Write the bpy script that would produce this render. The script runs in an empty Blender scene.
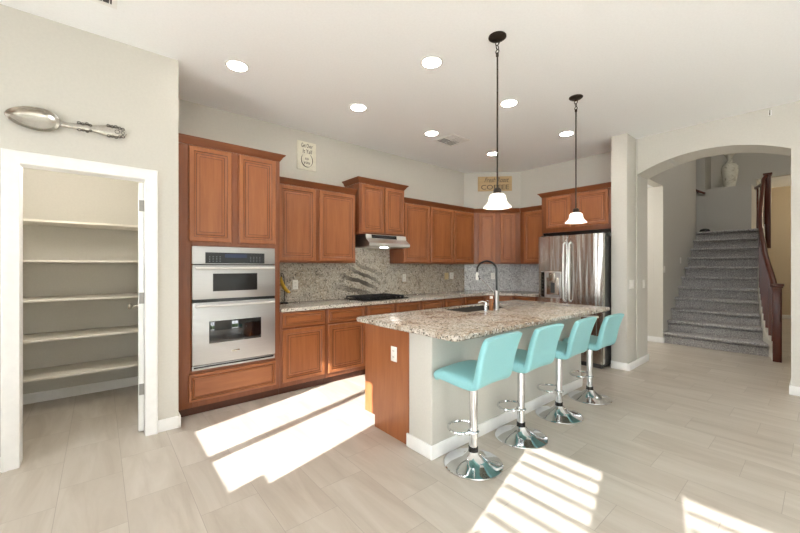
import bpy, bmesh, math, random
from math import radians, sin, cos, pi, sqrt
from mathutils import Vector, Matrix
random.seed(7)
S = bpy.context.scene
C = S.collection

# ------------------------------------------------------------------ camera
cam = bpy.data.cameras.new('camera'); camo = bpy.data.objects.new('camera', cam); C.objects.link(camo)
camo.location = (0, 0, 1.36); camo.rotation_euler = (radians(90), 0, radians(-40.09))
cam.sensor_width = 36; cam.lens = 357 / 800 * 36; cam.clip_start = 0.02; cam.clip_end = 200
S.camera = camo
# ------------------------------------------------------------------ world, sun, exposure
w = bpy.data.worlds.new('sky'); S.world = w; w.use_nodes = True
bg = w.node_tree.nodes['Background']; bg.inputs[0].default_value = (0.91, 0.955, 1.0, 1); bg.inputs[1].default_value = 7.0
sun = bpy.data.lights.new('sun', 'SUN'); suno = bpy.data.objects.new('sun', sun); C.objects.link(suno)
suno.location = (-8, -2, 6); sun.energy = 10; sun.angle = radians(0.35); sun.color = (1, 0.98, 0.96)
suno.rotation_euler = Vector((1, .265, -.48)).to_track_quat('-Z', 'Y').to_euler()
S.view_settings.view_transform = 'Standard'; S.view_settings.look = 'None'
S.view_settings.exposure = 0.9; S.view_settings.gamma = 1; S.view_settings.use_curve_mapping = False
S.cycles.max_bounces = 10; S.cycles.diffuse_bounces = 7; S.cycles.glossy_bounces = 5
S.cycles.sample_clamp_indirect = 8; S.cycles.caustics_reflective = False; S.cycles.caustics_refractive = False

# ------------------------------------------------------------------ materials
def lin(c):
    return tuple(((v / 255) / 12.92 if v / 255 <= .04045 else ((v / 255 + .055) / 1.055) ** 2.4) for v in c) + (1,)
class NT:
    def __init__(s, name):
        s.m = bpy.data.materials.new(name); s.m.use_nodes = True; s.t = s.m.node_tree
        s.b = s.t.nodes['Principled BSDF']
    def n(s, ty, **k):
        nd = s.t.nodes.new(ty)
        for a, v in k.items(): setattr(nd, a, v)
        return nd
    def l(s, a, b): s.t.links.new(a, b)
    def coords(s, scale=(1, 1, 1), kind='Object', loc=(0, 0, 0)):
        tc = s.n('ShaderNodeTexCoord'); mp = s.n('ShaderNodeMapping')
        mp.inputs['Scale'].default_value = scale; mp.inputs['Location'].default_value = loc
        s.l(tc.outputs[kind], mp.inputs[0]); return mp.outputs[0]
    def noise(s, vec, scale, detail=3, rough=.5, dist=0):
        nd = s.n('ShaderNodeTexNoise'); s.l(vec, nd.inputs['Vector'])
        nd.inputs['Scale'].default_value = scale; nd.inputs['Detail'].default_value = detail
        nd.inputs['Roughness'].default_value = rough; nd.inputs['Distortion'].default_value = dist
        return nd.outputs['Fac']
    def ramp(s, fac, stops):
        r = s.n('ShaderNodeValToRGB'); e = r.color_ramp.elements
        while len(e) < len(stops): e.new(.5)
        for i, (p, c) in enumerate(stops): e[i].position = p; e[i].color = lin(c) if len(c) == 3 else c
        s.l(fac, r.inputs[0]); return r.outputs[0]
    def mix(s, fac, a, b, mode='MIX'):
        m = s.n('ShaderNodeMix', data_type='RGBA', blend_type=mode)
        for sock, v in ((m.inputs[0], fac), (m.inputs[6], a), (m.inputs[7], b)):
            if hasattr(v, 'is_linked') or hasattr(v, 'links'): s.l(v, sock)
            elif isinstance(v, (int, float)): sock.default_value = v
            else: sock.default_value = lin(v) if len(v) == 3 else v
        return m.outputs[2]
    def math(s, op, a, b=None):
        m = s.n('ShaderNodeMath', operation=op)
        for i, v in ((0, a), (1, b)):
            if v is None: continue
            if isinstance(v, (int, float)): m.inputs[i].default_value = v
            else: s.l(v, m.inputs[i])
        return m.outputs[0]
    def bump(s, h, strength=.2, dist=.01):
        b = s.n('ShaderNodeBump'); b.inputs['Strength'].default_value = strength; b.inputs['Distance'].default_value = dist
        s.l(h, b.inputs['Height']); s.l(b.outputs[0], s.b.inputs['Normal'])
    def set(s, col=None, rough=None, metal=None, spec=None, coat=None):
        def put(k, v):
            if v is None: return
            i = s.b.inputs[k]
            if isinstance(v, (int, float)): i.default_value = v
            elif isinstance(v, tuple): i.default_value = lin(v) if len(v) == 3 else v
            else: s.l(v, i)
        put('Base Color', col); put('Roughness', rough); put('Metallic', metal); put('Specular IOR Level', spec); put('Coat Weight', coat)
        return s.m
def plain(name, col, rough=.5, metal=0, var=.04, scale=30, bump=0, spec=None):
    t = NT(name); f = t.noise(t.coords(), scale, 3)
    a = tuple(max(0, v * (1 - var)) for v in col); b = tuple(min(255, v * (1 + var)) for v in col)
    if bump: t.bump(f, bump, .003)
    return t.set(t.ramp(f, [(.3, a), (.7, b)]), rough, metal, spec)
def emit(name, col, strength, base=(240, 240, 235)):
    t = NT(name); t.set(base, .4); t.b.inputs['Emission Color'].default_value = lin(col)
    f = t.noise(t.coords(), 12, 2); r = t.ramp(f, [(.2, (.94, .94, .94, 1)), (.8, (1, 1, 1, 1))])
    t.l(t.math('MULTIPLY', r, strength), t.b.inputs['Emission Strength']); return t.m
def wood(name, c1, c2, c3, rough=.33, axis='z', scale=1.0):
    t = NT(name); sc = {'z': (14, 14, 1.1), 'x': (1.1, 14, 14)}[axis]
    v = t.coords(tuple(q * scale for q in sc)); f = t.noise(v, 2.2, 6, .6, .6)
    big = t.noise(t.coords((1.5, 1.5, .8)), 1.6, 2)
    col = t.ramp(f, [(.25, c1), (.5, c2), (.8, c3)])
    col = t.mix(.35, col, t.ramp(big, [(.3, c1), (.7, c3)]))
    t.bump(f, .04, .002)
    return t.set(col, rough, 0, .5)
def granite(name, stops, dark=.42, speck=(42, 38, 36), swirl=None, rough=.12, big=2.2, light=(226, 220, 210), clus=None):
    t = NT(name); v = t.coords()
    f1 = t.noise(v, big, 8, .65, 1.2)
    col = t.ramp(f1, stops)
    f2 = t.noise(v, 38, 4, .65); col = t.mix(t.ramp(f2, [(.52, (0, 0, 0, 1)), (.62, (1, 1, 1, 1))]), col, light)
    if clus: f4 = t.noise(v, 13, 8, .75, .6); col = t.mix(t.math('MULTIPLY', t.ramp(f4, [(.36, (1, 1, 1, 1)), (.47, (0, 0, 0, 1))]), .8), col, clus)
    f3 = t.noise(v, 64, 5, .7); col = t.mix(t.ramp(f3, [(dark, (1, 1, 1, 1)), (dark + .06, (0, 0, 0, 1))]), col, speck)
    if swirl:   # a darker mineral vein that lies in this slab
        mp = t.coords((1, 1, 1), loc=tuple(-q for q in swirl[0]))
        sp = t.n('ShaderNodeVectorMath', operation='LENGTH'); m2 = t.n('ShaderNodeMapping'); m2.inputs['Scale'].default_value = (2.2, 1, 3.0); m2.inputs['Rotation'].default_value = (0, radians(-18), 0)
        t.l(mp, m2.inputs[0]); t.l(m2.outputs[0], sp.inputs[0])
        mask = t.ramp(sp.outputs['Value'], [(.25, (1, 1, 1, 1)), (1.0, (0, 0, 0, 1))])
        wv = t.n('ShaderNodeTexWave', wave_type='BANDS', bands_direction='Z'); wv.inputs['Scale'].default_value = 2.4
        wv.inputs['Distortion'].default_value = 7; wv.inputs['Detail'].default_value = 3; wv.inputs['Detail Scale'].default_value = .9
        m3 = t.n('ShaderNodeMapping'); m3.inputs['Rotation'].default_value = (0, radians(-20), 0); t.l(v, m3.inputs[0]); t.l(m3.outputs[0], wv.inputs['Vector'])
        k = t.math('MULTIPLY', t.ramp(wv.outputs['Fac'], [(.42, (0, 0, 0, 1)), (.66, (1, 1, 1, 1))]), mask)
        col = t.mix(t.math('MULTIPLY', k, .9), col, swirl[1])
    return t.set(col, rough, 0, .5)
def steel(name, col=(200, 198, 194), rough=.28, wavy=0, axis='x'):
    t = NT(name); sc = (.6, .6, 60) if axis == 'x' else (60, 60, .6)
    f = t.noise(t.coords(sc), 6, 3, .5)
    if wavy:
        g = t.noise(t.coords((7.0, 7.0, .45)), 1.2, 2, .5, .4); t.bump(g, wavy, .06)
    return t.set(t.ramp(f, [(.2, tuple(v * .94 for v in col)), (.8, col)]), rough, 1)

def floor_material():
    t = NT('floor_tile'); tc = t.n('ShaderNodeTexCoord'); sx = t.n('ShaderNodeSeparateXYZ'); t.l(tc.outputs['Object'], sx.inputs[0])
    u = t.math('DIVIDE', t.math('SUBTRACT', sx.outputs[0], .1175), .3055)
    k = t.math('FLOOR', u); fu = t.math('FRACT', u)
    vv = t.math('DIVIDE', t.math('SUBTRACT', t.math('SUBTRACT', sx.outputs[1], 2.595), t.math('MULTIPLY', k, .2036)), .611)
    j = t.math('FLOOR', vv); fv = t.math('FRACT', vv)
    eu = t.math('MULTIPLY', t.math('SUBTRACT', .5, t.math('ABSOLUTE', t.math('SUBTRACT', fu, .5))), .3055)
    ev = t.math('MULTIPLY', t.math('SUBTRACT', .5, t.math('ABSOLUTE', t.math('SUBTRACT', fv, .5))), .611)
    e = t.math('MINIMUM', eu, ev)
    grout = t.math('LESS_THAN', e, .0016)
    cv = t.n('ShaderNodeCombineXYZ'); t.l(k, cv.inputs[0]); t.l(j, cv.inputs[1])
    wn = t.n('ShaderNodeTexWhiteNoise', noise_dimensions='2D'); t.l(cv.outputs[0], wn.inputs['Vector'])
    # each tile shows its own stretch of a linear vein
    off = t.n('ShaderNodeVectorMath', operation='MULTIPLY_ADD'); t.l(wn.outputs['Color'], off.inputs[0]); off.inputs[1].default_value = (9, 9, 9)
    t.l(tc.outputs['Object'], off.inputs[2])
    mp = t.n('ShaderNodeMapping'); mp.inputs['Scale'].default_value = (5.0, .7, 1); mp.inputs['Rotation'].default_value = (0, 0, radians(-20)); t.l(off.outputs[0], mp.inputs[0])
    f = t.noise(mp.outputs[0], 1.5, 6, .6, .8)
    col = t.ramp(f, [(.25, FLOORC[0]), (.5, FLOORC[1]), (.75, FLOORC[2])])
    col = t.mix(.22, col, t.ramp(wn.outputs['Value'], [(0, FLOORC[0]), (1, FLOORC[2])]))
    col = t.mix(grout, col, FLOORC[3])
    return t.set(col, .34, 0, .5)
FLOORC = [(170, 159, 146), (190, 181, 169), (205, 198, 188), (166, 157, 146)]
M = {}
M['floor'] = floor_material()
M['wall'] = plain('wall_paint', (203, 200, 192), .7, 0, .01, 60, .03)
M['ceil'] = plain('ceiling_paint', (247, 249, 250), .8, 0, .008, 60, .03)
M['white'] = plain('white_trim_paint', (238, 238, 236), .4, 0, .01, 20)
M['shelfwhite'] = plain('shelf_paint', (226, 221, 211), .5, 0, .01, 20)
M['wood'] = wood('cherry_wood', (130, 74, 43), (152, 91, 53), (170, 108, 66))
M['frame'] = wood('cherry_face_frame', (108, 60, 35), (126, 72, 42), (142, 84, 50))
M['framex'] = wood('cherry_moulding', (108, 60, 35), (126, 72, 42), (142, 84, 50), axis='x')
M['woodx'] = wood('cherry_wood_horizontal', (130, 74, 43), (152, 91, 53), (170, 108, 66), axis='x')
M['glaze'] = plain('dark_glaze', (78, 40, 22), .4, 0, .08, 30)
M['darkwood'] = wood('mahogany', (62, 26, 16), (84, 36, 22), (104, 48, 28), .3)
M['granite'] = granite('island_granite', [(.28, (116, 92, 74)), (.40, (166, 146, 126)), (.52, (200, 190, 176)), (.75, (196, 191, 183))], .405, (60, 52, 48), None, .2, 2.2, (226, 220, 210), (134, 112, 94))
M['granitelight'] = granite('counter_granite', [(.3, (180, 168, 150)), (.5, (214, 206, 194)), (.7, (204, 200, 192))], .40, (60, 54, 50))
M['splash'] = granite('backsplash_granite', [(.3, (166, 152, 132)), (.5, (186, 177, 163)), (.7, (172, 167, 158))], .385, (78, 72, 68), ((2.86, 4.29, 1.16), (52, 46, 40)), .2, 2.6, (214, 206, 192), (112, 102, 92))
M['splash2'] = granite('backsplash_granite_grey', [(.3, (172, 172, 170)), (.5, (196, 197, 197)), (.7, (182, 184, 186))], .39, (92, 92, 96), None, .2, 2.2, (220, 220, 220), (140, 140, 142))
M['steel'] = steel('stainless_steel', (192, 192, 192), .45)
M['fridge'] = steel('refrigerator_steel', (200, 196, 190), .25, .38, 'z')
M['steelgrey'] = steel('faucet_steel', (172, 170, 166), .3)
M['chrome'] = plain('chrome', (222, 224, 226), .06, 1, .01)
M['silver'] = plain('brushed_silver', (186, 182, 174), .27, 1, .05, 25)
M['darksilver'] = plain('tarnished_silver', (84, 80, 76), .45, .8, .1, 40)
M['black'] = plain('black_enamel', (16, 16, 18), .25, 0, .1)
M['iron'] = plain('cast_iron', (24, 24, 26), .55, .2, .15, 60, .1)
M['blackglass'] = plain('black_glass', (10, 12, 16), .04, 0, .02, 10, 0, .8)
M['darkgrey'] = plain('dark_grey_plastic', (62, 62, 62), .45, 0, .05)
M['bronze'] = plain('oil_rubbed_bronze', (58, 50, 44), .4, .7, .1)
M['teal'] = plain('turquoise_leatherette', (140, 197, 202), .42, 0, .02, 220, .06)
M['carpet'] = None
t = NT('carpet'); f = t.noise(t.coords(), 48, 6, .85); g = t.noise(t.coords(), 9, 3, .6)
col = t.ramp(f, [(.38, (92, 91, 93)), (.5, (158, 156, 157)), (.62, (222, 220, 217))]); col = t.mix(.3, col, t.ramp(g, [(.3, (152, 149, 149)), (.7, (200, 197, 195))]))
t.bump(f, .8, .01); M['carpet'] = t.set(col, .95, 0, .1)
M['sinkdark'] = plain('sink_composite', (62, 59, 55), .4, 0, .1, 60)
M['hallwall'] = plain('tan_wall', (206, 190, 162), .7, 0, .01, 60, .03)  # even tan tone for the far hall wall
M['lamp'] = emit('lamp_diffuser', (255, 249, 240), 38)
M['shade'] = emit('alabaster_glass', (255, 246, 234), .5, (246, 240, 230))
M['plastic'] = plain('white_plastic', (238, 236, 230), .35, 0, .01)
M['tan'] = plain('almond_plastic', (206, 186, 140), .4, 0, .02)
M['cream'] = plain('cream_board', (228, 224, 208), .6, 0, .03, 20)
M['board'] = wood('pale_wood_board', (176, 148, 108), (196, 168, 126), (210, 184, 144), .6, 'x')
M['ink'] = plain('dark_paint', (64, 54, 44), .7, 0, .1)
M['banana'] = plain('yellow_skin', (222, 176, 60), .5, 0, .1, 25)
M['bananatip'] = plain('brown_stem', (70, 52, 30), .7, 0, .1)
t = NT('vase_glaze'); f = t.noise(t.coords((1, 1, 1)), 6, 5, .6, 1.5)
M['vase'] = t.set(t.ramp(f, [(.3, (172, 166, 148)), (.42, (226, 222, 206)), (.6, (240, 237, 224)), (.75, (212, 206, 188))]), .12, 0, .6)
M['browncyl'] = plain('brown_cylinder_body', (150, 96, 56), .3, 0, .06)
M['blind'] = plain('blind_slat', (236, 234, 228), .5, 0, .01)
M['bounce_patio'] = plain('bounce_concrete', (236, 234, 230), .85, 0, .04, 9)
M['hedge'] = plain('hedge', (84, 104, 70), .9, 0, .4, 14)
M['hinge'] = plain('hinge_steel', (150, 148, 144), .5, .3, .03)
M['keys'] = plain('grey_keys', (110, 112, 116), .5, 0, .04)
M['satin'] = plain('satin_steel', (226, 226, 224), .34, 1, .01)
M['smoked'] = plain('smoked_glass', (14, 15, 17), .3, 0, .02, 10)
M['display'] = emit('oven_display', (60, 90, 150), .12, (20, 24, 34))

# ------------------------------------------------------------------ mesh helpers
class B:
    def __init__(s): s.bm = bmesh.new()
    def box(s, x0, x1, y0, y1, z0, z1, bev=0, seg=2):
        r = bmesh.ops.create_cube(s.bm, size=1, matrix=Matrix.Translation(((x0 + x1) / 2, (y0 + y1) / 2, (z0 + z1) / 2)) @ Matrix.Diagonal((abs(x1 - x0), abs(y1 - y0), abs(z1 - z0), 1)))
        if bev:
            ed = list({e for v in r['verts'] for e in v.link_edges})
            bmesh.ops.bevel(s.bm, geom=ed, offset=bev, segments=seg, profile=.5, affect='EDGES')
        return s
    def rings(s, rings, closed=True, cap0=True, cap1=True, mats=None):
        vs = [[s.bm.verts.new(p) for p in r] for r in rings]; n = len(vs[0])
        for i in range(len(vs) - 1):
            for j in range(n if closed else n - 1):
                k = (j + 1) % n
                try:
                    fc = s.bm.faces.new((vs[i][j], vs[i][k], vs[i + 1][k], vs[i + 1][j]))
                    if mats: fc.material_index = mats[i]
                except ValueError: pass
        if cap0 and n > 2: s.bm.faces.new(vs[0][::-1])
        if cap1 and n > 2: s.bm.faces.new(vs[-1])
        return s
    def lathe(s, prof, c=(0, 0, 0), seg=32, cap0=True, cap1=True, axis='z'):
        rr = []
        for r, z in prof:
            ring = []
            for k in range(seg):
                a = 2 * pi * k / seg; r_ = max(r, .0004)
                p = (r_ * cos(a), r_ * sin(a), z)
                if axis == 'y': p = (p[0], p[2], p[1])
                if axis == 'x': p = (p[2], p[0], p[1])
                ring.append((c[0] + p[0], c[1] + p[1], c[2] + p[2]))
            rr.append(ring)
        return s.rings(rr, True, cap0, cap1)
    def tube(s, pts, r, seg=10, flat=None):
        pts = [Vector(p) for p in pts]; rr = []; n = len(pts); up = None
        for i, p in enumerate(pts):
            d = (pts[min(i + 1, n - 1)] - pts[max(i - 1, 0)]).normalized()
            if up is None:
                up = Vector((0, 0, 1)) if abs(d.z) < .9 else Vector((0, 1, 0))
            a = d.cross(up).normalized(); up = a.cross(d).normalized()
            ra = r[i] if isinstance(r, (list, tuple)) else r
            rb = ra * (flat or 1)
            rr.append([tuple(p + a * (cos(2 * pi * k / seg) * ra) + up * (sin(2 * pi * k / seg) * rb)) for k in range(seg)])
        return s.rings(rr)
    def loop(s, c, R, r, axis='z', seg=28, rs=8, a0=0, a1=2 * pi):
        full = abs(a1 - a0 - 2 * pi) < 1e-6; n = seg if full else seg + 1; rr = []
        for i in range(n):
            a = a0 + (a1 - a0) * i / seg; ring = []
            for k in range(rs):
                b = 2 * pi * k / rs; q = R + r * cos(b); h = r * sin(b)
                p = {'z': (q * cos(a), q * sin(a), h), 'y': (q * cos(a), h, q * sin(a)), 'x': (h, q * cos(a), q * sin(a))}[axis]
                ring.append((c[0] + p[0], c[1] + p[1], c[2] + p[2]))
            rr.append(ring)
        if full: rr.append(rr[0]); s.rings(rr, True, False, False); bmesh.ops.remove_doubles(s.bm, verts=s.bm.verts, dist=1e-6)
        else: s.rings(rr)
        return s
    def prism(s, poly, a0, a1, axis='y'):
        f = {'y': lambda p, a: (p[0], a, p[1]), 'x': lambda p, a: (a, p[0], p[1]), 'z': lambda p, a: (p[0], p[1], a)}[axis]
        return s.rings([[f(p, a0) for p in poly], [f(p, a1) for p in poly]])
    def panel(s, x0, x1, z0, z1, yf, t=.02, k=1.0):
        """a raised-panel cabinet front, its face at y = yf (towards -y)"""
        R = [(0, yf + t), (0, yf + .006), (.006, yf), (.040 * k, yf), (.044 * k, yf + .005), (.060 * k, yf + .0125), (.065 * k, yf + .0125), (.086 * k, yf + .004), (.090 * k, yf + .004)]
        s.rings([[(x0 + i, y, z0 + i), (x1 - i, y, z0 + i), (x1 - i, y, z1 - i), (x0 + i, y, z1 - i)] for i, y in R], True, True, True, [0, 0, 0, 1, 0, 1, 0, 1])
        return s
    def crown(s, x0, x1, d, z0, prof, left=True, right=True):
        """moulding swept round the front (y = 0) and the exposed sides of a cabinet top"""
        path = []
        if left is True: path.append((x0, d, -1, 0))
        path.append((x0, 0, -1 if left is True else float(left), -1)); path.append((x1, 0, 1 if right is True else -float(right), -1))
        if right is True: path.append((x1, d, 1, 0))
        s.rings([[(px + ox * o, py + oy * o, z0 + z) for o, z in prof] for px, py, ox, oy in path])
        return s
    def transform(s, m):
        bmesh.ops.transform(s.bm, matrix=m, verts=s.bm.verts); return s
    def done(s, name, mat, parent=None, smooth=True, angle=35):
        bmesh.ops.recalc_face_normals(s.bm, faces=s.bm.faces)
        me = bpy.data.meshes.new(name); s.bm.to_mesh(me); s.bm.free()
        for m in (mat if isinstance(mat, (list, tuple)) else [mat]): me.materials.append(m)
        if smooth:
            for p in me.polygons: p.use_smooth = True
            me.set_sharp_from_angle(angle=radians(angle))
        o = bpy.data.objects.new(name, me); C.objects.link(o)
        if parent: o.parent = parent
        return o
def thing(name, label, cat, loc=(0, 0, 0), rz=0, group=None):
    o = bpy.data.objects.new(name, None); o.empty_display_size = .05; C.objects.link(o)
    o.location = loc; o.rotation_euler = (0, 0, rz); o['label'] = label; o['category'] = cat
    if group: o['group'] = group
    return o
def tag(o, label, cat, group=None):
    o['label'] = label; o['category'] = cat
    if group: o['group'] = group
    return o
def struct(name, b, m, parent=None, smooth=True):
    o = b.done(name, m, parent, smooth)
    if not parent: o['kind'] = 'structure'
    return o
def copy_tree(o, parent=None):
    c = o.copy(); C.objects.link(c)
    if parent: c.parent = parent
    for ch in o.children: copy_tree(ch, c)
    return c
def text(body, size, mat, parent, loc, shear=0, name='lettering', width=None, extrude=.0008):
    cu = bpy.data.curves.new('lettering', 'FONT'); cu.body = body; cu.size = size; cu.align_x = 'CENTER'; cu.align_y = 'CENTER'
    cu.extrude = extrude; cu.shear = shear
    ob = bpy.data.objects.new('lettering_curve', cu); C.objects.link(ob)
    dg = bpy.context.evaluated_depsgraph_get(); me = bpy.data.meshes.new_from_object(ob.evaluated_get(dg))
    bpy.data.objects.remove(ob); bpy.data.curves.remove(cu)
    xs = [v.co.x for v in me.vertices]; k = width / (max(xs) - min(xs)) if width else 1
    me.transform(Matrix.Rotation(radians(90), 4, 'X') @ Matrix.Diagonal((k, 1, 1, 1))); me.materials.clear(); me.materials.append(mat)
    o = bpy.data.objects.new(name, me); C.objects.link(o); o.location = loc
    if parent: o.parent = parent
    return o

# ------------------------------------------------------------------ the setting
H = 3.10
XW = -1.8                      # the window wall on the camera's own side of the room
YS = -3.2                      # the wall of glass doors behind the camera
struct('floor', B().box(XW - .15, 14.2, YS - .15, 5.4, -.12, 0), M['floor'])
struct('ceiling', B().box(XW - .15, 6.05, YS - .15, 5.4, H, H + .2), M['ceil'])

def wall_with_holes(a0, a1, z0, z1, holes, axis, t0, t1):
    """boxes round rectangular openings; a runs along the wall, t through it"""
    b = B()
    def bx(p0, p1, q0, q1):
        if p1 - p0 > 1e-4 and q1 - q0 > 1e-4:
            b.box(*( (t0, t1, p0, p1, q0, q1) if axis == 'y' else (p0, p1, t0, t1, q0, q1)))
    cur = a0
    for h0, h1, q0, q1 in sorted(holes):
        bx(cur, h0, z0, z1); bx(h0, h1, z0, q0); bx(h0, h1, q1, z1); cur = h1
    bx(cur, a1, z0, z1)
    return b
k = .48
def zz(x): return (x - XW) * k
W1 = (1.505, 2.694, zz(.6), zz(2.52) + .072); W2 = (-.25, .31, .75, zz(2.56) + .072); W3 = (-1.35, -.63, .75, zz(2.65) + .072); W4 = (-3.1, -1.7, .05, 2.45)  # the last opening is unseen, added to bring more daylight from this side
struct('wall_window_side', wall_with_holes(YS, 3.515, 0, H, [W1, W2, W3, W4], 'y', XW - .15, XW), M['wall'])
o = struct('window_1', B().box(XW - .09, XW - .06, 2.083, 2.17, W1[2], W1[3]).box(XW - .09, XW - .06, W1[0], 1.645, W1[2], W1[2] + .135), M['white'])  # mullion, then an unseen block added to notch the sun patch
for i, (y0, y1, z0, z1) in ((2, W2), (3, W3)):
    fr = struct('window_%d' % i, B().box(XW - .1, XW - .05, y0, y0 + .02, z0, z1).box(XW - .1, XW - .05, y1 - .02, y1, z0, z1), M['white'])
    b = B(); z = z1 - .07
    while z > z0 + .02:
        b.prism([(XW - .03, z + .003), (XW + .02, z), (XW + .02, z - .005), (XW - .03, z - .002)], y0 + .021, y1 - .021, 'y'); z -= .0745
    b.done('blind', M['blind'], fr)
D1 = (-.2, .3, .04, 2.3); D2 = (2.3, 3.2, .04, 2.2)
struct('wall_glass_doors', wall_with_holes(XW - .15, 5.613, 0, H, [D1, D2], 'x', YS - .15, YS), M['wall'])
for i, (x0, x1, z0, z1) in ((4, D1), (5, D2)):
    b = B(); m = (x0 + x1) / 2
    for q in (x0, m - .03, x1 - .06): b.box(q, q + .06, YS - .1, YS - .05, z0, z1)
    b.box(x0, x1, YS - .1, YS - .05, z1 - .06, z1).box(x0, x1, YS - .1, YS - .05, z0, z0 + .07)
    struct('window_%d' % i, b, M['white'])
struct('bounce_patio', B().box(-25, 25, -25, YS - .16, -.2, -.06).box(-25, XW - .16, YS - .15, 12, -.2, -.06), M['bounce_patio'])  # unseen ground, added near white to bounce daylight up to the ceiling
struct('garden_hedge', B().box(-14, 16, -12, -10.8, -.1, 1.9, .1), M['hedge'])

# pantry block
struct('wall_pantry', wall_with_holes(XW - .15, .511, 0, H, [(-.43, .295, 0, 2.075)], 'x', 3.515, 3.63), M['wall'])
struct('wall_pantry_side', B().box(.40, .511, 3.631, 5.08, 0, H), M['wall'])
struct('wall_pantry_end', B().box(-1.2, -1.08, 3.631, 5.08, 0, H), M['wall'])
struct('wall_pantry_back', B().box(-1.2, .511, 5.081, 5.2, 0, H), M['wall'])
cas = B()
R0 = [(-.414, 0), (-.414, 2.058), (.281, 2.058), (.281, 0)]
prof = [(0, 0), (0, -.012), (.008, -.016), (.052, -.018), (.062, -.024), (.078, -.024), (.084, -.018), (.084, 0)]
rr = []
for i, (px, pz) in enumerate(R0):
    sx = -1 if i < 2 else 1; sz = 0 if i in (0, 3) else 1
    rr.append([(px + sx * o_, 3.514 + d_, pz + sz * o_) for o_, d_ in prof])
cas.rings(rr)
struct('trim_1', cas, M['white'])
struct('trim_2', B().box(-.43, -.414, 3.514, 3.64, 0, 2.058).box(.281, .2945, 3.514, 3.64, 0, 2.058).box(-.43, .2945, 3.514, 3.64, 2.058, 2.0745), M['white'])
# pantry door, open into the pantry
dr = B(); dr.box(.243, .278, 3.60, 4.29, .012, 2.045, .002)
TD = Matrix.Translation((.243, 3.60, 0)) @ Matrix.Rotation(radians(-3.6), 4, 'Z') @ Matrix.Translation((-.243, -3.60, 0))
dr.transform(TD)
door = struct('door_1', dr, M['white'])
for z in (1.857, 1.101, .355):
    b = B(); b.box(.247, .281, 3.596, 3.5995, z - .045, z + .045).tube([(.283, 3.594, z - .045), (.283, 3.594, z + .045)], .006, 10)
    b.transform(TD); b.done('hinge', M['hinge'], door)
b = B(); b.lathe([(.03, 0), (.03, .006), (.012, .01), (.01, .04), (.024, .05), (.03, .062), (.024, .075), (0, .078)], (0, 0, 0), 20)
b.transform(TD @ Matrix.Translation((.2425, 4.22, .985)) @ Matrix.Rotation(radians(-90), 4, 'Y')); b.done('door_knob', M['silver'], door)
for i, z in enumerate((.337, .69, 1.055, 1.42, 1.79)):
    lb = ['lowest white shelf in the pantry', 'second white shelf above the pantry floor', 'middle white shelf of the five in the pantry', 'white pantry shelf just below the topmost one', 'topmost white shelf in the pantry'][i]
    p = thing('pantry_shelf', lb, 'shelf', (-1.078, 5.079, z), 0, 'white shelves in the pantry')
    B().box(0, 1.475, -.46, 0, -.02, 0, .002).done('board', M['shelfwhite'], p)
struct('baseboard_pantry_back', B().box(-1.079, .399, 5.066, 5.08, .001, .1), M['white'])

# kitchen shell
struct('wall_oven_side', B().box(.512, 5.3, 4.311, 4.45, 0, H), M['wall'])
x1, y1 = 5.183, 4.311; x2, y2 = 5.911, 3.583
struct('wall_diagonal', B().prism([(x1, y1), (x2, y2), (x2 + .3, y2), (x2 + .3, y1 + .13), (x1, y1 + .13)], 0, H, 'z'), M['wall'])
struct('wall_fridge_side', B().box(5.911, 6.049, 1.845, 3.582, 0, H).box(5.95, 6.049, 3.583, 4.4, 0, 5.6).box(5.95, 6.049, 1.845, 3.582, H + .2, 5.6), M['wall'])
# arch wall: one prism whose outline holds the opening
ya, yb, zs, rise = 1.640, .226, 2.612, .172
Rr = ((ya - yb) ** 2 / 4 + rise ** 2) / (2 * rise); cyy = (ya + yb) / 2
arc = []
for i in range(33):
    y = ya + (yb - ya) * i / 32
    arc.append((y, zs + rise - Rr + sqrt(Rr ** 2 - (y - cyy) ** 2)))
b = B()
for i in range(32):
    (p0, q0), (p1, q1) = arc[i], arc[i + 1]
    b.prism([(p0, q0), (p1, q1), (p1, 5.6), (p0, 5.6)], 5.613, 6.05, 'x')
b.box(5.613, 6.05, YS, yb, 0, 5.6)
bmesh.ops.remove_doubles(b.bm, verts=b.bm.verts, dist=1e-5)
struct('wall_arch', b, M['wall'])
struct('wall_stub', B().box(5.256, 5.613, 1.652, 1.843, 0, H, .006).box(5.6, 6.05, 1.641, 1.843, 0, 5.6), M['wall'])
# stair hall
struct('wall_stair', B().box(6.05, 7.65, 1.84, 1.98, 2.79, 5.6).box(7.65, 10.18, 1.84, 1.98, 0, 5.6), M['wall'])
struct('wall_corridor', B().box(7.651, 7.75, 1.981, 4.4, 0, 2.79), M['wall'])
struct('wall_corridor_end', B().box(6.05, 7.75, 4.401, 4.5, 0, 5.6), M['wall'])
struct('ceiling_corridor', B().box(6.05, 7.65, 1.981, 4.4, 2.79, 2.9), M['ceil'])
struct('wall_landing', B().box(11.3, 12.1, 1.06, 1.87, 0, 3.23).box(11.3, 12.1, 1.871, 4.4, 0, 5.6), M['wall'])
struct('wall_niche', B().box(12.0, 12.1, YS, 1.87, 3.45, 5.6).box(12.0, 12.1, 1.061, 1.87, 3.231, 3.45), M['wall'])
struct('ceiling_hall', B().box(6.05, 12.1, YS - .15, 4.4, 5.6, 5.75).box(12.101, 13.7, YS, 1.03, 3.45, 3.6), M['ceil'])
struct('wall_hall_far', B().box(13.7, 13.85, YS, 4.4, 0, 3.6), M['hallwall'])
struct('wall_hall_north', B().box(7.751, 11.3, 4.3, 4.4, 0, 5.6).box(12.1, 13.7, 1.04, 1.14, 0, 3.6), M['wall'])
struct('wall_hall_entry', B().box(5.613, 13.85, YS - .15, YS, 0, 5.6), M['wall'])
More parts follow.
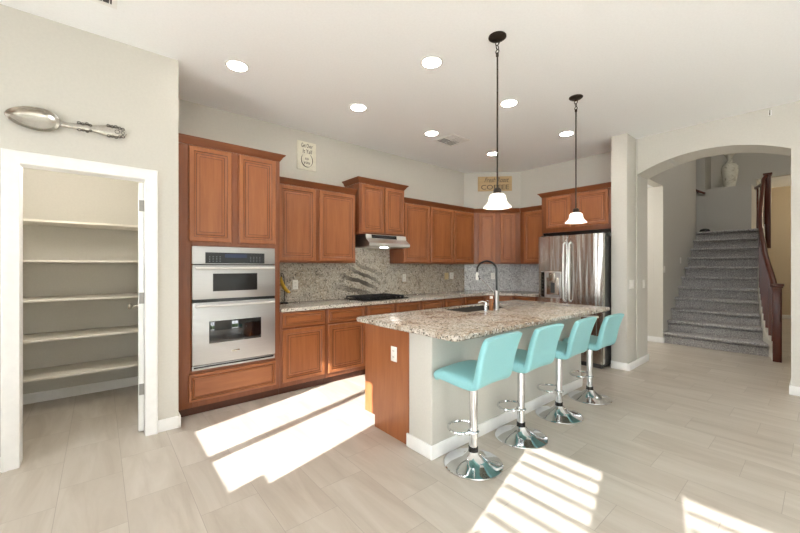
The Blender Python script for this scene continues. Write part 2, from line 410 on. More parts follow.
# baseboards
def bb(name, segs, closed=False):
    b = B()
    for x0, x1, y0, y1 in segs: b.box(x0, x1, y0, y1, .001, .1, .004)
    struct(name, b, M['white'])
bb('baseboard_pantry', [(.3655, .5115, 3.500, 3.514), (.512, .527, 3.500, 3.64), (XW, -.4985, 3.5, 3.514)])
bb('baseboard_stub', [(5.241, 5.255, 1.637, 1.843), (5.256, 6.064, 1.625, 1.6395), (6.0505, 6.064, 1.64, 1.843)])
bb('baseboard_arch', [(5.598, 5.612, YS, .241), (5.6125, 6.064, .227, .241), (6.051, 6.064, YS, .226)])
bb('baseboard_corridor', [(7.636, 7.650, 1.826, 4.3), (7.6505, 7.685, 1.826, 1.8395)])
bb('baseboard_hall', [(13.685, 13.699, YS, 1.03)])

# ------------------------------------------------------------------ cabinets
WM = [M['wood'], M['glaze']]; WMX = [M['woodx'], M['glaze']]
CROWN = [(.002, 0), (.008, .012), (.018, .022), (.026, .04), (.042, .052), (.048, .06), (.048, .068), (.002, .068)]
def cab_front(par, x0, x1, z0, z1, kind='door', n='', yf=-.021):
    kk = 1.0 if kind == 'door' else .55
    if min(x1 - x0, z1 - z0) < .24: kk = min(kk, min(x1 - x0, z1 - z0) / .26)
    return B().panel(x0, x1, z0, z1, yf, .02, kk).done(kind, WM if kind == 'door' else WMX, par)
# tall oven cabinet
T = thing('oven_cabinet', 'tall cherry cabinet built around the stainless double oven', 'cabinet', (.515, 3.70, 0))
B().box(0, .136, 0, .6, .075, 2.465, .002).box(.874, .94, 0, .6, .075, 2.465, .002).box(.1362, .8738, 0, .6, 1.55, 2.465).box(.1362, .8738, 0, .6, .075, .405).done('carcass', M['frame'], T)
B().box(.0, .94, .03, .6, .001, .0745).done('toe_kick', M['glaze'], T)
B().crown(0, .94, .6, 2.4655, CROWN, False, True).done('crown_molding', M['framex'], T)
cab_front(T, .101, .463, 1.59, 2.455); cab_front(T, .529, .893, 1.59, 2.455)
cab_front(T, .098, .897, .128, .38, 'drawer')
# wall oven
OV = thing('double_wall_oven', 'stainless microwave and oven combination set in the tall cabinet', 'oven', (.515, 3.70, 0))
B().box(.14, .87, .004, .55, .412, 1.545).done('body', M['darkgrey'], OV)
pn = B().box(.125, .88, -.022, -.002, 1.382, 1.546, .003).done('control_panel', M['steel'], OV)
dsp = B().box(.232, .772, -.0245, -.0222, 1.39, 1.492).done('display', M['smoked'], pn)
B().box(.40, .60, -.0256, -.0246, 1.445, 1.478).done('screen', M['display'], dsp)
for xs in ([.262 + i * .03 for i in range(4)], [.63 + i * .03 for i in range(4)]):
    b = B()
    for x in xs:
        for z in (1.405, 1.42, 1.435, 1.45): b.box(x, x + .011, -.0255, -.0246, z, z + .005)
    b.done('keypad', M['keys'], dsp)
mw = B().box(.125, .88, -.032, -.002, 1.058, 1.372, .004).done('microwave_door', M['steel'], OV)
B().box(.294, .698, -.0338, -.0322, 1.128, 1.294, .001).done('window', M['smoked'], mw)
od = B().box(.125, .88, -.032, -.002, .456, 1.028, .004).done('oven_door', M['steel'], OV)
B().box(.262, .736, -.0338, -.0322, .645, .85, .001).done('window', M['blackglass'], od)
B().box(.46, .53, -.0335, -.0322, .545, .56, .001).done('badge', M['silver'], od)
for par, z in ((mw, 1.345), (od, .998)):
    b = B().tube([(.145, -.062, z), (.86, -.062, z)], .014, 14, .8)
    for x in (.17, .835): b.box(x - .012, x + .012, -.062, -.0321, z - .008, z + .008)
    b.done('handle', M['satin'], par)
b = B().box(.125, .88, -.018, -.002, .41, .447, .002).done('lower_trim', M['steel'], OV)
B().box(.14, .865, -.0195, -.0182, .427, .441).done('vent_slot', M['black'], b)
B().box(.125, .88, -.016, -.002, 1.030, 1.056).done('gap_strip', M['black'], OV)

def wall_cabinet(name, label, loc, rz, w_, d, z0, z1, doors, crown=True, L=True, R=True, zc=None):
    p = thing(name, label, 'cabinet', loc, rz)
    B().box(0, w_, 0, d, z0, z1, .0015).done('carcass', M['frame'], p)
    for a, c in doors: cab_front(p, a, c, z0 + .024, z1 - .012)
    if crown: B().crown(0, w_, d, z1 + .0003, CROWN, L, R).done('crown_molding', M['framex'], p)
    return p
wall_cabinet('wall_cabinet', 'two-door cherry wall cabinet between the oven cabinet and the range hood', (1.509, 3.98, 0), 0, 1.072, .329, 1.405, 2.303, [(.04, .496), (.545, 1.06)], True, False, False)
wall_cabinet('hood_cabinet', 'short raised cherry cabinet mounted directly over the range hood', (2.622, 3.95, 0), 0, .783, .359, 1.795, 2.468, [(.038, .405), (.425, .768)], True, True, True)
wall_cabinet('wall_cabinet', 'single-door cherry wall cabinet adjoining the hood on the sink side', (3.4075, 3.98, 0), 0, .545, .329, 1.405, 2.303, [(.018, .535)], True, False, False)
# the strip of cabinet side beside the hood belongs to the same single-door cabinet
wall_cabinet('wall_cabinet', 'two-door cherry wall cabinet ending at the diagonal corner cabinet', (3.954, 3.98, 0), 0, 1.094, .329, 1.405, 2.303, [(.016, .545), (.571, 1.085)], True, False, .44)
s2 = sqrt(.5)
# diagonal corner cabinet: pentagon carcass
DG = thing('corner_cabinet', 'diagonal two-door cherry wall cabinet under the coffee sign', 'cabinet', (5.05, 3.98, 0), radians(-45))
wd = .80
def loc2(X, Y):     # world to diagonal cabinet's own axes
    dx, dy = X - 5.05, Y - 3.98; return (dx * s2 - dy * s2, dx * s2 + dy * s2)
fe = (5.05 + wd * s2, 3.98 - wd * s2)
poly = [loc2(5.05, 3.981), loc2(fe[0] - .0005, fe[1] + .0005), loc2(5.909, fe[1] + .001), loc2(5.909, 3.581), loc2(5.181, 4.309), loc2(5.0495, 4.309)]
B().prism(poly, 1.405, 2.303, 'z').done('carcass', M['frame'], DG)
cab_front(DG, .085, .37, 1.429, 2.288); cab_front(DG, .46, .715, 1.429, 2.288)
B().crown(.002, wd - .002, .1, 2.3033, CROWN, .44, .44).done('crown_molding', M['framex'], DG)
FX = fe[0]
wall_cabinet('wall_cabinet', 'single-door cherry wall cabinet between the corner cabinet and the refrigerator', (FX, fe[1] - .003, 0), radians(-90), fe[1] - 2.925, 5.909 - FX, 1.405, 2.303, [(.075, fe[1] - 2.94)], True, .44, False)
FC = thing('refrigerator_cabinet', 'wide cherry cabinet over the refrigerator', 'cabinet', (5.42, 2.915, 0), radians(-90))
B().box(.02, 1.066, 0, .488, 1.89, 2.455, .0015).box(0, .019, 0, .488, .001, 2.455).done('carcass', M['frame'], FC)
cab_front(FC, .085, .462, 1.955, 2.44); cab_front(FC, .535, .985, 1.955, 2.44)
B().crown(0, 1.066, .488, 2.4555, CROWN, True, False).done('crown_molding', M['framex'], FC)
B().box(.02, 1.066, .02, .06, 1.83, 1.889).done('filler', M['black'], FC)

def base_cabinet(label, x0, x1, door=True, loc=None, rz=0, depth=.605, nd=1, name='base_cabinet'):
    w_ = x1 - x0
    p = thing(name, label, 'cabinet', loc or (x0, 3.70, 0), rz)
    B().box(.001, w_ - .001, 0, depth, .0755, .876, .0015).done('carcass', M['frame'], p)
    B().box(.001, w_ - .001, .03, depth, .001, .0745).done('toe_kick', M['glaze'], p)
    for i in range(nd):
        a = w_ * i / nd + .024; c = w_ * (i + 1) / nd - .024
        cab_front(p, a, c, .708, .86, 'drawer')
        cab_front(p, a, c, .125, .685)
    return p
base_cabinet('cherry base cabinet right against the oven cabinet, under the banana', 1.4565, 2.0)
base_cabinet('cherry base cabinet between the cabinet under the banana and the cooktop base', 2.0, 2.555)
base_cabinet('cherry base cabinet directly beneath the gas cooktop', 2.555, 3.497, nd=2)
base_cabinet('cherry base cabinet under the white outlet, adjoining the cooktop base', 3.497, 3.985)
base_cabinet('second cherry base cabinet before the diagonal corner, under no outlet', 3.985, 4.444)
base_cabinet('cherry base cabinet under the almond switch plate, meeting the diagonal corner base', 4.444, 4.95)
# diagonal base
DB = thing('corner_base_cabinet', 'diagonal cherry base cabinet in the kitchen corner', 'cabinet', (4.952, 3.70, 0), radians(-45))
def loc3(X, Y):
    dx, dy = X - 4.952, Y - 3.70; return (dx * s2 - dy * s2, dx * s2 + dy * s2)
wb = .50; fb = (4.952 + wb * s2, 3.70 - wb * s2)
B().prism([loc3(4.952, 3.70), loc3(*fb), loc3(5.909, fb[1]), loc3(5.909, 3.58), loc3(5.181, 4.308), loc3(4.952, 4.308)], .0755, .876, 'z').done('carcass', M['frame'], DB)
B().box(.05, wb - .05, .03, .3, .001, .0745).done('toe_kick', M['glaze'], DB)
cab_front(DB, .03, wb - .03, .708, .86, 'drawer'); cab_front(DB, .03, wb - .03, .125, .685)
base_cabinet('cherry base cabinet beside the refrigerator', 0, fb[1] - 2.94, loc=(fb[0], fb[1] - .002, 0), rz=radians(-90), depth=5.909 - fb[0])
# perimeter worktop
ct = B(); fx = fb[0] - .03; fy = 3.66
poly = [(1.4565, fy), (4.94, fy), (fx, fy - (fx - 4.94)), (fx, 2.938), (5.909, 2.938), (5.909, 3.58), (5.181, 4.308), (1.4565, 4.308)]
ct.prism(poly, .8775, .915, 'z')
bmesh.ops.bevel(ct.bm, geom=[e for e in ct.bm.edges if abs(e.verts[0].co.z - e.verts[1].co.z) < 1e-5], offset=.008, segments=3, profile=.5, affect='EDGES')
tag(ct.done('countertop', M['granitelight']), 'pale speckled granite countertop running along the wall cabinets under the cooktop', 'countertop')
# backsplash
BS = thing('backsplash', 'speckled granite backsplash slabs behind the cooktop and round the corner', 'backsplash', (0, 0, 0))
B().box(1.458, 2.606, 4.289, 4.3095, .916, 1.404).box(2.606, 3.404, 4.289, 4.3095, .916, 1.79).box(3.404, 5.17, 4.289, 4.3095, .916, 1.404).done('slab', M['splash'], BS)
B().prism([(5.17, 4.289), (5.89, 3.569), (5.908, 3.58), (5.18, 4.308)], .916, 1.404, 'z').done('slab', M['splash2'], BS)
B().box(5.89, 5.909, 2.94, 3.568, .916, 1.404).done('slab', M['splash2'], BS)

# range hood
HD = thing('range_hood', 'stainless under-cabinet range hood above the cooktop', 'range hood', (2.684, 3.81, 0))
hp = [(.092, 1.792), (.080, 1.733), (0, 1.672), (0, 1.635), (.04, 1.625), (.477, 1.625), (.477, 1.792)]
hd = B().prism(hp, .004, .708, 'x').done('body', M['satin'], HD)
B().prism([(.0905, 1.788), (.081, 1.740), (.078, 1.740), (.0875, 1.788)], .10, .53, 'x').done('vent_grille', M['black'], hd)
B().box(.30, .38, .1, .16, 1.617, 1.6245).done('hood_light', M['lamp'], hd)
# cooktop
CK = thing('gas_cooktop', 'black gas cooktop with cast iron grates set in the pale granite', 'cooktop', (2.56, 3.765, .9165))
B().box(0, .77, 0, .46, 0, .012, .004).done('top_plate', M['black'], CK)
for cx, cy, r in ((.14, .13, .045), (.14, .34, .035), (.39, .25, .055), (.6, .34, .045), (.6, .13, .035)):
    B().lathe([(r, 0), (r, .008), (r * .75, .012), (r * .72, .02), (0, .022)], (cx, cy, .0122), 20).done('burner', M['iron'], CK)
for gx in (.02, .27, .48):
    b = B(); gw = .235 if gx < .25 else (.2 if gx < .4 else .22)
    for y in (.03, .43): b.box(gx, gx + gw, y, y + .014, .03, .046, .002)
    for x in (gx, gx + gw - .014): b.box(x, x + .014, .03, .444, .03, .046, .002)
    for y in (.13, .23, .33): b.box(gx + .014, gx + gw - .014, y, y + .01, .034, .048)
    b.box(gx + gw / 2 - .005, gx + gw / 2 + .005, .04, .43, .034, .048)
    for x in (gx, gx + gw - .014):
        for y in (.03, .43): b.box(x, x + .014, y, y + .014, .0122, .031)
    b.done('grate', M['iron'], CK)
for i in range(4):
    B().lathe([(.02, 0), (.018, .02), (.0, .021)], (.735, .09 + i * .09, .0122), 16).done('knob', M['black'], CK)

# ------------------------------------------------------------------ refrigerator
FR = thing('refrigerator', 'stainless french-door refrigerator with a water dispenser', 'refrigerator', (5.05, 2.762, 0), radians(-90))
W = .895
B().box(.004, W - .004, .07, .80, .03, 1.775, .005).done('body', M['darkgrey'], FR)
def curved_door(x0, x1, z0, z1):
    b = B(); n = 10; ring0, ring1 = [], []
    pts = []
    for i in range(n + 1):
        u = i / n; x = x0 + (x1 - x0) * u; y = -.012 * (1 - (2 * u - 1) ** 2) ** .8
        pts.append((x, y))
    poly = [(x0, .066)] + [(x0, .012)] + [(x, y + .0) for x, y in pts] + [(x1, .012), (x1, .066)]
    return b.prism(poly, z0, z1, 'z')
mid = .432
dl = curved_door(0, mid - .003, .77, 1.80).done('door', M['fridge'], FR)
d2 = curved_door(mid + .003, W, .77, 1.80).done('door', M['fridge'], FR)
dz = curved_door(0, W, .07, .755).done('freezer_drawer', M['fridge'], FR)
for par, x in ((dl, mid - .035), (d2, mid + .045)):
    pts = [(x, -.004, 1.70), (x, -.05, 1.67), (x, -.064, 1.5), (x, -.068, 1.28), (x, -.064, 1.05), (x, -.05, .90), (x, -.004, .87)]
    B().tube(pts, .0115, 12).done('handle', M['satin'], par)
B().tube([(.06, -.004, .69), (.1, -.055, .69), (W / 2, -.065, .69), (W - .1, -.055, .69), (W - .06, -.004, .69)], .0125, 12).done('handle', M['satin'], dz)
dp = B().box(.05, .345, -.022, -.0125, .905, 1.285, .003).done('dispenser', M['satin'], dl)
B().box(.053, .105, -.0245, -.0223, .91, 1.28).done('control_strip', M['blackglass'], dp)
for i in range(6): B().box(.072, .086, -.0252, -.0246, .96 + i * .05, .972 + i * .05).done('button', M['silver'], dp)
B().box(.115, .34, -.0245, -.0223, .92, 1.275).done('recess', M['steel'], dp)
B().box(.135, .325, -.027, -.0247, .95, 1.20, .004).done('cavity', M['silver'], dp)
B().box(.18, .28, -.05, -.0247, 1.15, 1.27, .008).done('spout', M['silver'], dp)
B().box(.2, .26, -.034, -.0272, .98, 1.13, .003).done('paddle', M['darkgrey'], dp)
B().box(.03, W - .03, .03, .09, .005, .066).done('foot_grille', M['darkgrey'], FR)
for x in (.02, W - .1): B().box(x, x + .08, .03, .12, 1.8005, 1.815).done('hinge_cover', M['darkgrey'], FR)

# ------------------------------------------------------------------ island
IX0, IX1 = 1.79, 4.20
IS = thing('kitchen_island', 'kitchen island with a painted knee wall and a cherry end panel', 'kitchen island', (IX0, 1.78, 0))
B().box(0, IX1 - IX0, 0, .245, 0, .876, .012, 3).done('knee_wall', M['wall'], IS)
B().prism([(.2455, .001), (.68, .001), (.68, .1), (.825, .1), (.825, .876), (.2455, .876)], .001, .02, 'x').done('end_panel', M['wood'], IS)
B().box(.021, .90, .2455, .68, .001, .876).box(.021, .90, .68, .825, .1, .876).box(1.68, IX1 - IX0, .2455, .68, .001, .876).box(1.68, IX1 - IX0, .68, .825, .1, .876).box(.90, 1.68, .2455, .68, .001, .69).box(.90, 1.68, .68, .825, .1, .69).box(.90, 1.68, .2455, .43, .69, .876).box(.90, 1.68, .80, .825, .69, .876).done('carcass', M['frame'], IS)
B().box(-.014, IX1 - IX0, -.014, -.0005, .001, .1, .004).box(-.014, -.0005, -.0004, .258, .001, .1, .004).done('baseboard', M['white'], IS)
for i in range(4):
    a = .04 + i * .59
    B().panel(-a - .55, -a, .13, .85, -.021, .02).transform(Matrix.Translation((0, .826, 0)) @ Matrix.Rotation(pi, 4, 'Z')).done('door', WM, IS)
# island worktop with a cut-out for the sink
SX0, SX1, SY0, SY1 = 2.71, 3.45, 2.22, 2.57
def rrect(x0, x1, y0, y1, r, n=4):
    pts = []
    for cx, cy, a0 in ((x1 - r, y1 - r, 0), (x0 + r, y1 - r, 90), (x0 + r, y0 + r, 180), (x1 - r, y0 + r, 270)):
        for i in range(n + 1):
            a = radians(a0 + 90 * i / n); pts.append((cx + r * cos(a), cy + r * sin(a)))
    return pts
OX0, OX1, OY0, OY1 = 1.722, 4.29, 1.505, 2.665
def oring(z, ins): return [(x, y, z) for x, y in rrect(OX0 + ins, OX1 - ins, OY0 + ins, OY1 - ins, .04)]
def iring(z): return [(x, y, z) for x, y in rrect(SX0, SX1, SY0, SY1, .03)]
it = B(); zt, zb = .917, .8775
it.rings([iring(zt), oring(zt, .010), oring(zt - .003, .003), oring(zt - .010, 0), oring(zb + .006, .0), oring(zb, .006), iring(zb), iring(zt)], True, False, False)
bmesh.ops.remove_doubles(it.bm, verts=it.bm.verts, dist=1e-6)
tag(it.done('island_countertop', M['granite']), 'brown and cream granite island countertop with an undermount sink', 'countertop')
SK = thing('kitchen_sink', 'undermount stainless sink let into the island', 'sink', (0, 0, 0))
sk = B()
def srr(ins, z, r): return [(x, y, z) for x, y in rrect(SX0 + ins, SX1 - ins, SY0 + ins, SY1 - ins, r)]
sk.rings([srr(.004, .905, .03), srr(.004, .74, .03), srr(.03, .70, .05), srr(.032, .698, .05), srr(.0015, .735, .03), srr(.0015, .905, .03)], True, False, False)
sk.bm.faces.new([sk.bm.verts.new(p) for p in srr(.03, .70, .05)])
bmesh.ops.remove_doubles(sk.bm, verts=sk.bm.verts, dist=1e-6)
sk.done('basin', M['sinkdark'], SK)
B().lathe([(.045, .7005), (.045, .703), (.03, .7035), (.0, .7025)], (3.08, 2.4, 0), 20).done('drain', M['chrome'], SK)
# faucet
FA = thing('kitchen_faucet', 'pull-down faucet with a black hose arching over the sink', 'faucet', (3.09, 2.145, .9175))
B().lathe([(.03, 0), (.03, .006), (.0245, .01), (.0245, .19), (.02, .194), (.012, .2), (0, .2)], (0, 0, 0), 24).done('column', M['steelgrey'], FA)
hose = []
for i in range(25):
    a = pi * i / 24; hose.append((0, .1225 - .1225 * cos(a), .40 + .098 * sin(a)))
hose = [(0, 0, .2), (0, 0, .3)] + hose + [(0, .245, .385)]
B().tube(hose, .0095, 10).done('hose', M['black'], FA)
sp = B().lathe([(.014, 0), (.017, .02), (.016, .06), (.011, .08), (.0, .081)], (0, .245, .298), 18).done('spray_head', M['plastic'], FA)
B().tube([(0, .23, .345), (0, .215, .325), (0, .212, .30)], .006, 8).done('trigger', M['darkgrey'], sp)
arm = [(0, .02 + .205 * sin(a), .17 + .16 * (1 - cos(a)) ** .8) for a in [i * pi / 2 / 12 for i in range(13)]]
arm = [(0, .022, .17), (0, .08, .225), (0, .14, .275), (0, .19, .315), (0, .232, .335), (0, .245, .325)]
B().tube(arm, .005, 8).done('bracket_arm', M['chrome'], FA)
B().tube([(0, .02, .07), (-.005, .05, .075), (-.015, .11, .09)], [.012, .009, .007], 10).done('lever', M['chrome'], FA)
SD = thing('soap_dispenser', 'short chrome soap pump beside the faucet', 'soap dispenser', (2.935, 2.165, .9175))
B().lathe([(.025, 0), (.025, .005), (.018, .01), (.018, .07), (.012, .075), (.012, .09), (.0, .091)], (0, 0, 0), 20).done('body', M['chrome'], SD)
B().tube([(0, 0, .085), (-.02, .025, .095), (-.045, .055, .082)], .008, 10).done('spout', M['chrome'], SD)
AB = thing('brown_cylinder', 'slim brown bottle with a white cap between soap pump and faucet', 'cylinder', (3.035, 2.17, .9175))  # stands in for an unidentified brown cylinder by the faucet
B().lathe([(.02, 0), (.022, .005), (.022, .105), (.018, .118), (.0, .119)], (0, 0, 0), 18).done('body', M['browncyl'], AB)
B().lathe([(.015, .1195), (.015, .14), (.0, .141)], (0, 0, 0), 16).done('cap', M['plastic'], AB)

# outlets and switches ------------------------------------------------
def outlet(name, label, loc, rz, w_=.072, h=.118, kind='outlet', mat=None, n=1):
    p = thing(name, label, 'outlet' if kind == 'outlet' else 'light switch', loc, rz)
    m = mat or M['plastic']
    B().box(-w_ / 2, w_ / 2, -.006, 0, -h / 2, h / 2, .002).done('plate', m, p)
    if kind == 'outlet':
        for z in (-.024, .024):
            q = B().box(-.017, .017, -.0085, -.0062, z - .015, z + .015, .003).done('socket', m, p)
            B().box(-.008, -.005, -.0092, -.0086, z - .004, z + .007).box(.005, .008, -.0092, -.0086, z - .004, z + .007).done('slots', M['darkgrey'], q)
    else:
        for i in range(n):
            x = (i - (n - 1) / 2) * .046
            B().box(x - .016, x + .016, -.0105, -.0062, -.033, .033, .003).done('rocker', m, p)
    return p
outlet('wall_outlet', 'white outlet on the backsplash beside the banana', (1.886, 4.2885, 1.132), 0)
outlet('wall_outlet', 'white outlet on the backsplash under the single-door cabinet by the hood', (3.695, 4.2885, 1.18), 0)
outlet('wall_switch', 'almond switch plate on the backsplash near the corner', (4.68, 4.2885, 1.19), 0, kind='switch', mat=M['tan'], w_=.1)
outlet('wall_outlet', 'white outlet on the backsplash beside the almond plate', (4.812, 4.2885, 1.195), 0, w_=.1)
outlet('wall_outlet', 'white outlet on the diagonal corner backsplash', (5.536, 3.9225, 1.185), radians(-45))
outlet('wall_outlet', 'white outlet on the cherry end panel of the island', (1.7895, 2.198, .666), radians(-90))
outlet('wall_switch', 'wide white switch plate near the lit edge of the wall stub', (5.42, 1.6515, 1.125), 0, kind='switch', n=2, w_=.165)
outlet('wall_switch', 'narrow white switch plate close to the arch on the wall stub', (5.87, 1.6395, 1.115), 0, kind='switch', w_=.085)
outlet('wall_switch', 'white switch plate at the corridor corner of the stair wall', (7.72, 1.8395, 1.31), 0, kind='switch')
outlet('wall_switch', 'white plate on the stair wall above the lower steps', (8.83, 1.8395, 1.48), 0, kind='switch', w_=.1)

# ------------------------------------------------------------------ bar stools
def make_stool():
    p = thing('bar_stool', 'turquoise bar stool at the corner of the island nearest the camera', 'bar stool', (0, 0, 0), 0, 'turquoise bar stools along the island')
    B().lathe([(.2, .001), (.202, .005), (.198, .011), (.17, .019), (.12, .032), (.075, .052), (.048, .078), (.036, .092), (.0, .092)], (0, 0, 0), 40).done('base', M['chrome'], p)
    B().lathe([(.033, .0925), (.033, .122), (.0, .122)], (0, 0, 0), 24).done('collar', M['black'], p)
    B().lathe([(.0285, .1225), (.0285, .53), (.0, .531)], (0, 0, 0), 24).done('column', M['chrome'], p)
    pts = [(.02, .005, .225), (.07, .02, .225)] + [(.11 * cos(a), .085 + .105 * sin(a), .225) for a in [radians(-25 + i * 230 / 20) for i in range(21)]] + [(-.07, .02, .225), (-.02, .005, .225)]
    B().tube(pts, .009, 8).loop((0, 0, .225), .0345, .006).done('footrest', M['chrome'], p)
    # one upholstered shell: seat curving up into the back
    prof = [(.178, .575), (.165, .600), (.13, .606), (.06, .598), (-.02, .588), (-.09, .582), (-.145, .588), (-.178, .615), (-.192, .67), (-.202, .74), (-.222, .82), (-.25, .895), (-.258, .914), (-.264, .927)]
    n = len(prof); th = []
    rr = []
    for i, (y, z) in enumerate(prof):
        a = prof[max(i - 1, 0)]; c = prof[min(i + 1, n - 1)]
        ty, tz = c[0] - a[0], c[1] - a[1]; L = sqrt(ty * ty + tz * tz); ny, nz = tz / L, -ty / L    # outward (below / behind)
        ny, nz = -ny, -nz
        t_ = (.06, .066, .07, .074, .076, .074, .068, .06, .054, .05, .05, .048, .046, .046)[i]
        if i in (0, n - 1): t_ *= .55
        hw = .207 if i < n - 1 else .203
        if i == 0: hw = .18
        if 5 <= i <= 9: hw = .202
        ring = []
        m = 8
        for q in range(m + 1):        # top surface
            x = -hw + 2 * hw * q / m; dip = -.010 * (1 - (x / hw) ** 2)
            ring.append((x, y + ny * dip, z + nz * dip))
        ring.append((hw + .006, y - ny * t_ * .35, z - nz * t_ * .35)); ring.append((hw + .003, y - ny * t_ * .75, z - nz * t_ * .75))
        for q in range(m + 1):
            x = hw * .94 - 2 * hw * .94 * q / m; bul = .008 * (1 - (x / hw) ** 2)
            ring.append((x, y - ny * (t_ + bul), z - nz * (t_ + bul)))
        ring.append((-hw - .003, y - ny * t_ * .75, z - nz * t_ * .75)); ring.append((-hw - .006, y - ny * t_ * .35, z - nz * t_ * .35))
        rr.append(ring)
    o = B().rings(rr).done('seat', M['teal'], p, True, 80)
    md = o.modifiers.new('round', 'SUBSURF'); md.levels = 1; md.render_levels = 2
    return p
st = make_stool()
spots = [((1.97, 1.556), 3, -.013, None),
         ((2.57, 1.556), 2, -.018, 'second turquoise bar stool counted from the wooden end of the island'),
         ((3.215, 1.562), 3, -.027, 'third turquoise bar stool counted from the wooden end of the island'),
         ((3.88, 1.562), 0, -.05, 'turquoise bar stool nearest the refrigerator')]
for i, ((x, y), rz, dz_, lb) in enumerate(spots):
    o = st if i == 0 else copy_tree(st)
    o.location = (x, y, .0005); o.rotation_euler = (0, 0, radians(rz))
    if lb: o['label'] = lb
    for ch in o.children:
        if ch.name.startswith('seat'): ch.location.z = dz_

# ------------------------------------------------------------------ ceiling things
lights = [(0.913, 3.275), (2.164, 3.28), (2.163, 2.152), (3.318, 3.30), (3.334, 2.16), (4.64, 3.288), (4.674, 2.17)]
ll = ['recessed ceiling light over the oven cabinet', 'recessed ceiling light in front of the horseshoe sign', 'recessed ceiling light over the island end nearest the camera',
      'recessed ceiling light beside the ceiling vent', 'recessed ceiling light between the two pendant rods', 'recessed ceiling light nearest the coffee sign', 'recessed ceiling light nearest the refrigerator']
for (x, y), lb in zip(lights, ll):
    p = thing('ceiling_light', lb, 'ceiling light', (x, y, H - .0005), 0, 'recessed ceiling lights')
    B().lathe([(.098, 0), (.098, -.004), (.09, -.007), (.078, -.006), (.078, 0)], (0, 0, 0), 32, False, False).done('trim_ring', M['white'], p)
    B().lathe([(.077, -.001), (.077, -.004), (.0, -.0045)], (0, 0, 0), 32).done('diffuser', M['lamp'], p)
def vent(label, x0, x1, y0, y1):
    p = thing('ceiling_vent', label, 'vent', ((x0 + x1) / 2, (y0 + y1) / 2, H - .0005)); a, c = (x1 - x0) / 2, (y1 - y0) / 2
    B().box(-a, a, -c, -c + .028, -.008, 0).box(-a, a, c - .028, c, -.008, 0).box(-a, -a + .028, -c + .028, c - .028, -.008, 0).box(a - .028, a, -c + .028, c - .028, -.008, 0).done('frame', M['white'], p)
    B().box(-a + .028, a - .028, -c + .028, c - .028, -.002, 0).done('backing', M['darkgrey'], p)
    b = B()
    for q in range(9):
        y = -c + .04 + q * (2 * c - .08) / 8
        if q < 4: b.box(.004, a - .03, y - .010, y + .013, -.008, -.003)
        else: b.box(-a + .03, -.004, y - .002, y + .003, -.008, -.003)
        xx = -a + .04 + q * (2 * a - .08) / 8
        if q < 4: b.box(xx - .010, xx + .013, -c + .03, -.004, -.008, -.003)
        else: b.box(xx - .002, xx + .003, .004, c - .03, -.008, -.003)
    b.box(-.004, .004, -c + .028, c - .028, -.008, -.003).box(-a + .028, a - .028, -.004, .004, -.008, -.003)
    b.done('louvers', M['white'], p)
vent('square white ceiling vent between the recessed lights', 3.53, 3.89, 3.13, 3.48)
vent('ceiling vent cut by the picture edge above the spoon', -.28, .09, 2.70, 3.07)

def pendant(x, y, label, zc):
    p = thing('pendant_lamp', label, 'pendant lamp', (x, y, H - .0005), 0, 'pendant lamps over the island')
    d = zc - H
    B().lathe([(.066, 0), (.066, -.008), (.05, -.02), (.02, -.028), (.0, -.028)], (0, 0, 0), 28).done('canopy', M['bronze'], p)
    b = B().loop((0, 0, -.05), .016, .004, 'x', 16, 6).loop((0, 0, -.082), .016, .004, 'y', 16, 6).loop((0, 0, -.114), .014, .004, 'x', 16, 6).tube([(0, 0, -.028), (0, 0, -.04)], .006, 8); b.done('chain', M['bronze'], p)
    B().tube([(0, 0, -.125), (0, 0, d)], .0065, 10).lathe([(.011, -.125), (.011, -.15), (.0065, -.155)], (0, 0, 0), 12).done('rod', M['bronze'], p)
    B().lathe([(.0066, d + .004), (.022, d), (.03, d - .012), (.03, d - .04), (.024, d - .043), (.0, d - .043)], (0, 0, 0), 20).done('socket_cap', M['bronze'], p)
    z0 = d - .041
    pr = [(.033, z0), (.050, z0 - .005), (.062, z0 - .020), (.066, z0 - .042), (.069, z0 - .06), (.081, z0 - .077), (.098, z0 - .094), (.104, z0 - .104)]
    inner = [(r - .004, z - .001) for r, z in reversed(pr)]
    B().lathe(pr + inner, (0, 0, 0), 36, False, False).done('lamp_shade', M['shade'], p)
    bz = z0 - .06
    B().lathe([(.0, bz + .03), (.014, bz + .025), (.026, bz), (.02, bz - .02), (0, bz - .026)], (0, 0, 0), 16).done('bulb', M['lamp'], p)
    return p
pendant(2.303, 1.592, 'pendant lamp hanging nearer the camera, over the first stools', 1.952)
pendant(3.745, 1.642, 'pendant lamp hanging in front of the refrigerator cabinet', 1.955)
cl = bpy.data.lights.new('corridor_fill', 'POINT'); co_ = bpy.data.objects.new('corridor_fill', cl); C.objects.link(co_); co_.location = (6.8, 3.2, 2.5); cl.energy = 25; cl.shadow_soft_size = .15; cl.color = (1, .95, .88)  # unseen light without a fixture, added to brighten the corridor corner
hl = bpy.data.lights.new('hall_fill', 'POINT'); ho_ = bpy.data.objects.new('hall_fill', hl); C.objects.link(ho_); ho_.location = (12.9, -.6, 3.1); hl.energy = 16; hl.shadow_soft_size = .15; hl.color = (1, .86, .66)  # unseen warm light added to lift the far hall wall
sl = bpy.data.lights.new('stair_fill', 'POINT'); so_ = bpy.data.objects.new('stair_fill', sl); C.objects.link(so_); so_.location = (8.2, .6, 5.0); sl.energy = 24; sl.shadow_soft_size = .12; sl.color = (1, .96, .9)  # unseen overhead light added for the stairwell and step nosings
lm = bpy.data.lights.new('pantry_fill', 'POINT'); lo = bpy.data.objects.new('pantry_fill', lm); C.objects.link(lo); lo.location = (-.25, 3.85, 2.2); lm.energy = 12; lm.shadow_soft_size = .15; lm.color = (1, .93, .83)  # unseen light added behind the doorway to even out the pantry

